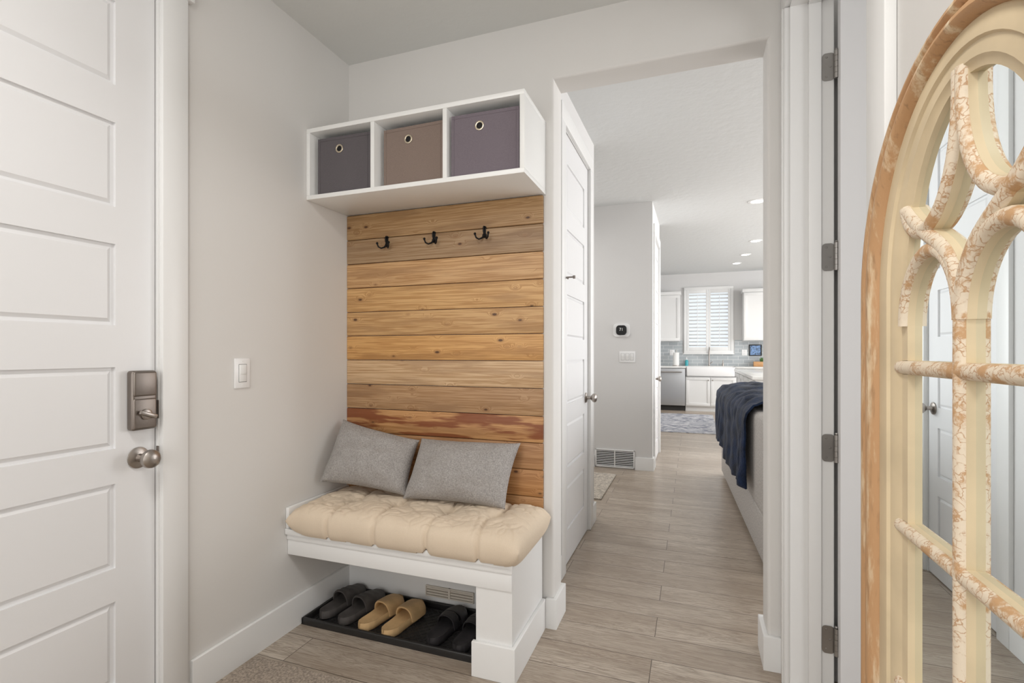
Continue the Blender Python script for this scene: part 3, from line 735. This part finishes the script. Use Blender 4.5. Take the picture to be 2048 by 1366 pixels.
cabinet('white base cabinet with two doors below the farmhouse sink',-.135,.82,YF,YK-.001,0,.705,[(-.12,.335,.12,.695,.30,.64),(.345,.805,.12,.695,.38,.64)])
cabinet('white base cabinet beyond the island right of the sink',.825,1.9,YF,YK-.001,0,.878,[(.84,1.36,.12,.86,1.32,.78),(1.37,1.885,.12,.86,1.41,.78)])
cabinet('white base cabinet on the left side of the dishwasher',-1.8,-.75,YF,YK-.001,0,.878,[(-1.785,-1.28,.12,.86,-1.32,.78),(-1.27,-.765,.12,.86,-1.23,.78)])
t=thing('dishwasher','stainless steel dishwasher under the kitchen counter','dishwasher',(-.4425,11.2,0))
MB().box(-.745,-.14,YF+.01,YK-.001,.1,.878).box(-.745,-.14,YF+.06,YK-.01,0,.1).build('body',M['gap'],t)
MB().box(-.742,-.143,YF-.022,YF+.01,.11,.87,bev=.006).build('front_panel',M['steel'],t)
b=MB(); b.tube([(-.68,YF-.06,.80),(-.205,YF-.06,.80)],.011); b.tube([(-.66,YF-.06,.80),(-.66,YF-.02,.80)],.007); b.tube([(-.225,YF-.06,.80),(-.225,YF-.02,.80)],.007); b.build('handle',M['nickel'],t)
t=thing('farmhouse_sink','white apron-front kitchen sink under the shuttered window','sink',(.3425,11.15,.708))
b=MB(); x0,x1,y0,y1=-.128,.812,YF-.035,11.36; b.box(x0,x1,y0,y0+.03,.708,.905,bev=.008); b.box(x0,x1,y1-.025,y1,.708,.905,bev=.006); b.box(x0,x0+.025,y0,y1,.708,.905,bev=.006); b.box(x1-.025,x1,y0,y1,.708,.905,bev=.006); b.box(x0,x1,y0,y1,.708,.73,bev=.006); b.build('basin',M['plastic'],t)
b=MB(); b.box(-1.82,-.13,YF-.03,YK-.02,.88,.915,bev=.003); b.box(.814,1.92,YF-.03,YK-.02,.88,.915,bev=.003); b.box(-.132,.816,11.362,YK-.02,.88,.915,bev=.003)
props(b.build('countertop',M['quartz']),'pale quartz worktop along the kitchen back wall','countertop')
b=MB(); b.box(-2.0,-.20,YK-.012,YK,.9,1.46); b.box(.83,2.2,YK-.012,YK,.9,1.46); b.box(-.20,.83,YK-.012,YK,.9,1.17)
props(b.build('trim_5',M['tile']),kind='structure',label='grey subway tile backsplash')
cabinet('white upper cabinet on the left side of the kitchen window',-1.5,-.25,11.17,YK-.001,1.44,2.42,[(-1.49,-.88,1.45,2.41,-.92,1.52),(-.87,-.26,1.45,2.41,-.83,1.52)],toe=False,crown=True)
cabinet('white upper cabinet on the right side of the kitchen window',.97,2.1,11.17,YK-.001,1.44,2.42,[(.98,1.53,1.45,2.41,1.49,1.52),(1.54,2.09,1.45,2.41,1.58,1.52)],toe=False,crown=True)
b=MB(); f=.055; x0,x1,z0,z1=-.175,.805,1.18,2.60
for q in ((x0,x1,z0,z0+f),(x0,x1,z1-f,z1),(x0,x0+f,z0+f,z1-f),(x1-f,x1,z0+f,z1-f)): b.box(q[0],q[1],YK-.05,YK,q[2],q[3],bev=.004)
b.box(x0-.02,x1+.02,YK-.07,YK,z0-.02,z0,bev=.004)
wn=props(b.build('window_1',M['trim']),kind='structure')
xm=(x0+x1)/2
for (a,c) in ((x0+f+.003,xm-.002),(xm+.002,x1-f-.003)):
    b=MB(); s=.045; b.box(a,a+s,YK-.045,YK-.015,z0+f,z1-f,bev=.002); b.box(c-s,c,YK-.045,YK-.015,z0+f,z1-f,bev=.002); b.box(a+s,c-s,YK-.045,YK-.015,z0+f,z0+f+.08,bev=.002); b.box(a+s,c-s,YK-.045,YK-.015,z1-f-.08,z1-f,bev=.002)
    pnl=b.build('shutter_panel',M['trim'],wn)
    b=MB(); zz0=z0+f+.08; zz1=z1-f-.08; N=15
    for k in range(N):
        z=zz0+(k+.5)*(zz1-zz0)/N
        b.box(a+s,c-s,-.032,.032,-.004,.004,bev=.003,Mx=Matrix.Translation((0,YK-.03,z))@Matrix.Rotation(-.4,4,'X'))
    b.build('louvers',M['trim'],pnl)
    MB().tube([((a+c)/2,YK-.066,zz0+.03),((a+c)/2,YK-.066,zz1-.03)],.005,8).build('tilt_rod',M['trim'],pnl)
m,n,l,p=base('clear_pane'); p.inputs['Alpha'].default_value=.12; p.inputs['Roughness'].default_value=.05; M['pane']=m
MB().box(-.10,.73,YK+.07,YK+.076,1.25,2.54).build('pane',M['pane'],wn)
t=thing('kitchen_island','white kitchen island with pale worktop behind the sofa','island',(1.2,7.9,0))
MB().box(.70,1.72,6.55,9.2,.0,.88,bev=.002).build('body',M['cab'],t)
b=MB()
for k in range(4):
    y0=6.6+k*.65
    for q in ((y0,y0+.6,.1,.16),(y0,y0+.6,.8,.86),(y0,y0+.06,.16,.8),(y0+.54,y0+.6,.16,.8)): b.box(.688,.7,*q,bev=.001)
b.build('side_panel',M['cab'],t)
MB().box(.66,1.76,6.5,9.25,.88,.92,bev=.004).build('worktop',M['quartz'],t)
t=thing('faucet','chrome gooseneck faucet behind the farmhouse sink','faucet',(.33,11.42,.915))
b=MB(); b.lathe([(0,0),(.026,0),(.026,.01),(.016,.02),(.014,.06),(0,.06)],Matrix.Translation((0,0,0)),18); b.build('base',M['nickel'],t,local=True)
pts=[(0,0,.05),(0,0,.30)]+[(0,-.09+.09*math.cos(a),.30+.09*math.sin(a)) for a in [PI*i/10 for i in range(1,11)]]+[(0,-.18,.24)]
MB().tube(pts,.013,12).build('spout',M['nickel'],t,local=True); MB().tube([(.015,0,.05),(.07,-.01,.09)],.007).build('lever',M['nickel'],t,local=True)
t=thing('soap_dispenser','short chrome soap dispenser beside the faucet','soap dispenser',(.60,11.42,.915))
MB().lathe([(0,0),(.018,0),(.018,.05),(.008,.07),(.008,.13),(0,.13)]).build('body',M['nickel'],t,local=True); MB().tube([(0,0,.12),(0,-.06,.125)],.006).build('nozzle',M['nickel'],t,local=True)
t=thing('paper_towel_holder','paper towel roll on a stand on the kitchen counter','paper towel holder',(-.33,11.25,.915))
MB().lathe([(0,0),(.08,0),(.08,.012),(0,.014)]).build('base',M['nickel'],t,local=True); MB().lathe([(0,.014),(.062,.014),(.062,.285),(.02,.286),(0,.286)]).build('paper_roll',M['paper'],t,local=True); MB().tube([(0,0,.28),(0,0,.34)],.008).build('rod',M['nickel'],t,local=True)
t=thing('soap_bottle','teal soap bottle beside the paper towel roll','bottle',(-.12,11.42,.915))
MB().lathe([(0,0),(.033,0),(.035,.01),(.035,.10),(.02,.125),(.012,.13),(0,.13)]).build('body',M['teal'],t,local=True); MB().lathe([(0,.13),(.012,.13),(.012,.15),(.005,.155),(.005,.18),(.016,.182),(0,.19)]).build('pump',M['plastic'],t,local=True)
t=thing('picture_frame','black framed blue picture on the kitchen backsplash','picture frame',(1.225,YK-.012,1.13))
b=MB()
for q in ((-.12,.12,0,.02),(-.12,.12,.215,.235),(-.12,-.1,.02,.215),(.1,.12,.02,.215)): b.box(q[0],q[1],-.02,0,q[2],q[3],bev=.002)
b.build('frame',M['blackp'],t,local=True); MB().box(-.1,.1,-.01,-.002,.02,.215).build('picture',M['pic'],t,local=True)
t=thing('herb_box','blond wooden box of small green plants on the counter','planter',(1.3,11.3,.915))
b=MB(); b.box(-.13,.13,-.06,-.05,0,.1,bev=.002); b.box(-.13,.13,.05,.06,0,.1,bev=.002); b.box(-.13,-.12,-.05,.05,0,.1,bev=.002); b.box(.12,.13,-.05,.05,0,.1,bev=.002); b.box(-.12,.12,-.05,.05,0,.08); b.build('box',M['butcher'],t,local=True)
b=MB()
for k in range(60):
    a=random.uniform(0,2*PI); r=random.uniform(.01,.05); x=random.uniform(-.0,.11); y=random.uniform(-.04,.04); z=random.uniform(.08,.12)
    b.tube([(x,y,z-.02),(x+r*math.cos(a)*.5,y+r*math.sin(a)*.4,z+.04),(x+r*math.cos(a),y+r*math.sin(a)*.8,z+.07)],[.002,.009,.001],6,flat=.3)
b.build('leaves',M['green'],t,local=True)
def outlet(x,z,label):
    t=thing('wall_outlet',label,'outlet',(x,YK-.012,z)); MB().box(-.05,.05,-.006,0,-.06,.06,bev=.002).build('plate',M['plastic'],t,local=True)
    for dz in (-.025,.025): MB().box(-.016,.016,-.009,-.005,dz-.014,dz+.014,bev=.0018).build('socket',M['trim'],t,local=True)
outlet(-.42,1.2,'white outlet on the tile behind the paper towels'); outlet(1.02,1.2,'white outlet on the tile beside the picture frame')
def can(x,y,label,r=.085):
    z=zc(y); t=thing('recessed_light',label,'ceiling light',(x,y,z),0,'recessed lights of the great room')
    MB().lathe([(r*.72,-.001),(r*.74,-.008),(r,-.006),(r+.004,-.001),(r,.0)]).build('trim_ring',M['plastic'],t,local=True)
    MB().lathe([(0,-.004),(r*.76,-.004),(r*.76,0),(0,0)]).build('lens',M['lamp'],t,local=True)
    ld=bpy.data.lights.new('can','SPOT'); ld.energy=32; ld.spot_size=2.4; ld.spot_blend=.8; ld.shadow_soft_size=.06; ld.color=(1,.96,.9)
    lo=bpy.data.objects.new('can_lamp',ld); COL.objects.link(lo); lo.location=(x,y,z-.02)
can(.62,5.64,'round recessed ceiling light nearest the hallway opening')
can(.85,7.95,'round recessed ceiling light second from the opening')
can(.83,9.2,'round recessed ceiling light third from the opening')
can(.77,10.2,'round recessed ceiling light closest to the kitchen window')
# ---------------------------------------------------------------- lights
def area(name,loc,rot,sx,sy,e,c=(1,1,1)):
    ld=bpy.data.lights.new(name,'AREA'); ld.shape='RECTANGLE'; ld.size=sx; ld.size_y=sy; ld.energy=e; ld.color=c
    o=bpy.data.objects.new(name,ld); COL.objects.link(o); o.location=loc; o.rotation_euler=rot; return o
area('entry_ceiling_fill',(-.62,.1,2.64),(0,0,0),.4,.4,18,(1,.975,.94))  # added overhead fill for the entry, no fixture modelled, out of view
area('entry_rear_fill',(-.6,-1.6,1.5),(PI/2,0,0),1.6,1.8,24,(1,.995,.985))  # added soft fill behind the camera, the wall there has no opening
area('great_room_side_fill',(4.9,6.6,1.6),(0,PI/2,0),2.2,6,275,(.985,.99,1))  # added fill inside the closed right wall, no window modelled
area('great_room_front_fill',(3.9,2.5,1.5),(PI/2,0,math.radians(25)),1.8,1.8,48,(.99,.99,1))  # extra fill added to brighten the thermostat wall and cabinet fronts
area('side_room_fill',(2.5,.6,1.5),(0,PI/2,0),1.4,1.4,25,(.99,.99,1))  # unseen fill added to light the side room, no window there
area('passage_fill',(-1.9,4.4,2.6),(0,0,0),.6,.6,15,(1,.98,.95))  # unseen fill added in the passage to lift the thermostat wall
area('kitchen_fill',(-1.5,9,2.7),(0,0,0),1,1,17,(1,.98,.95))  # out-of-view fill added over the kitchen, separate from the recessed cans
w=bpy.data.worlds.new('World'); scn.world=w; w.use_nodes=True
w.node_tree.nodes['Background'].inputs[0].default_value=(.86,.93,1,1); w.node_tree.nodes['Background'].inputs[1].default_value=1.2
# ---------------------------------------------------------------- camera
cd=bpy.data.cameras.new('cam'); cd.sensor_width=36; cd.lens=1003/2048*36; cd.shift_y=22/2048; cd.clip_start=.02
cam=bpy.data.objects.new('camera',cd); COL.objects.link(cam); cam.location=(0,0,1.2); cam.rotation_euler=(PI/2,0,math.radians(19.8)); scn.camera=cam
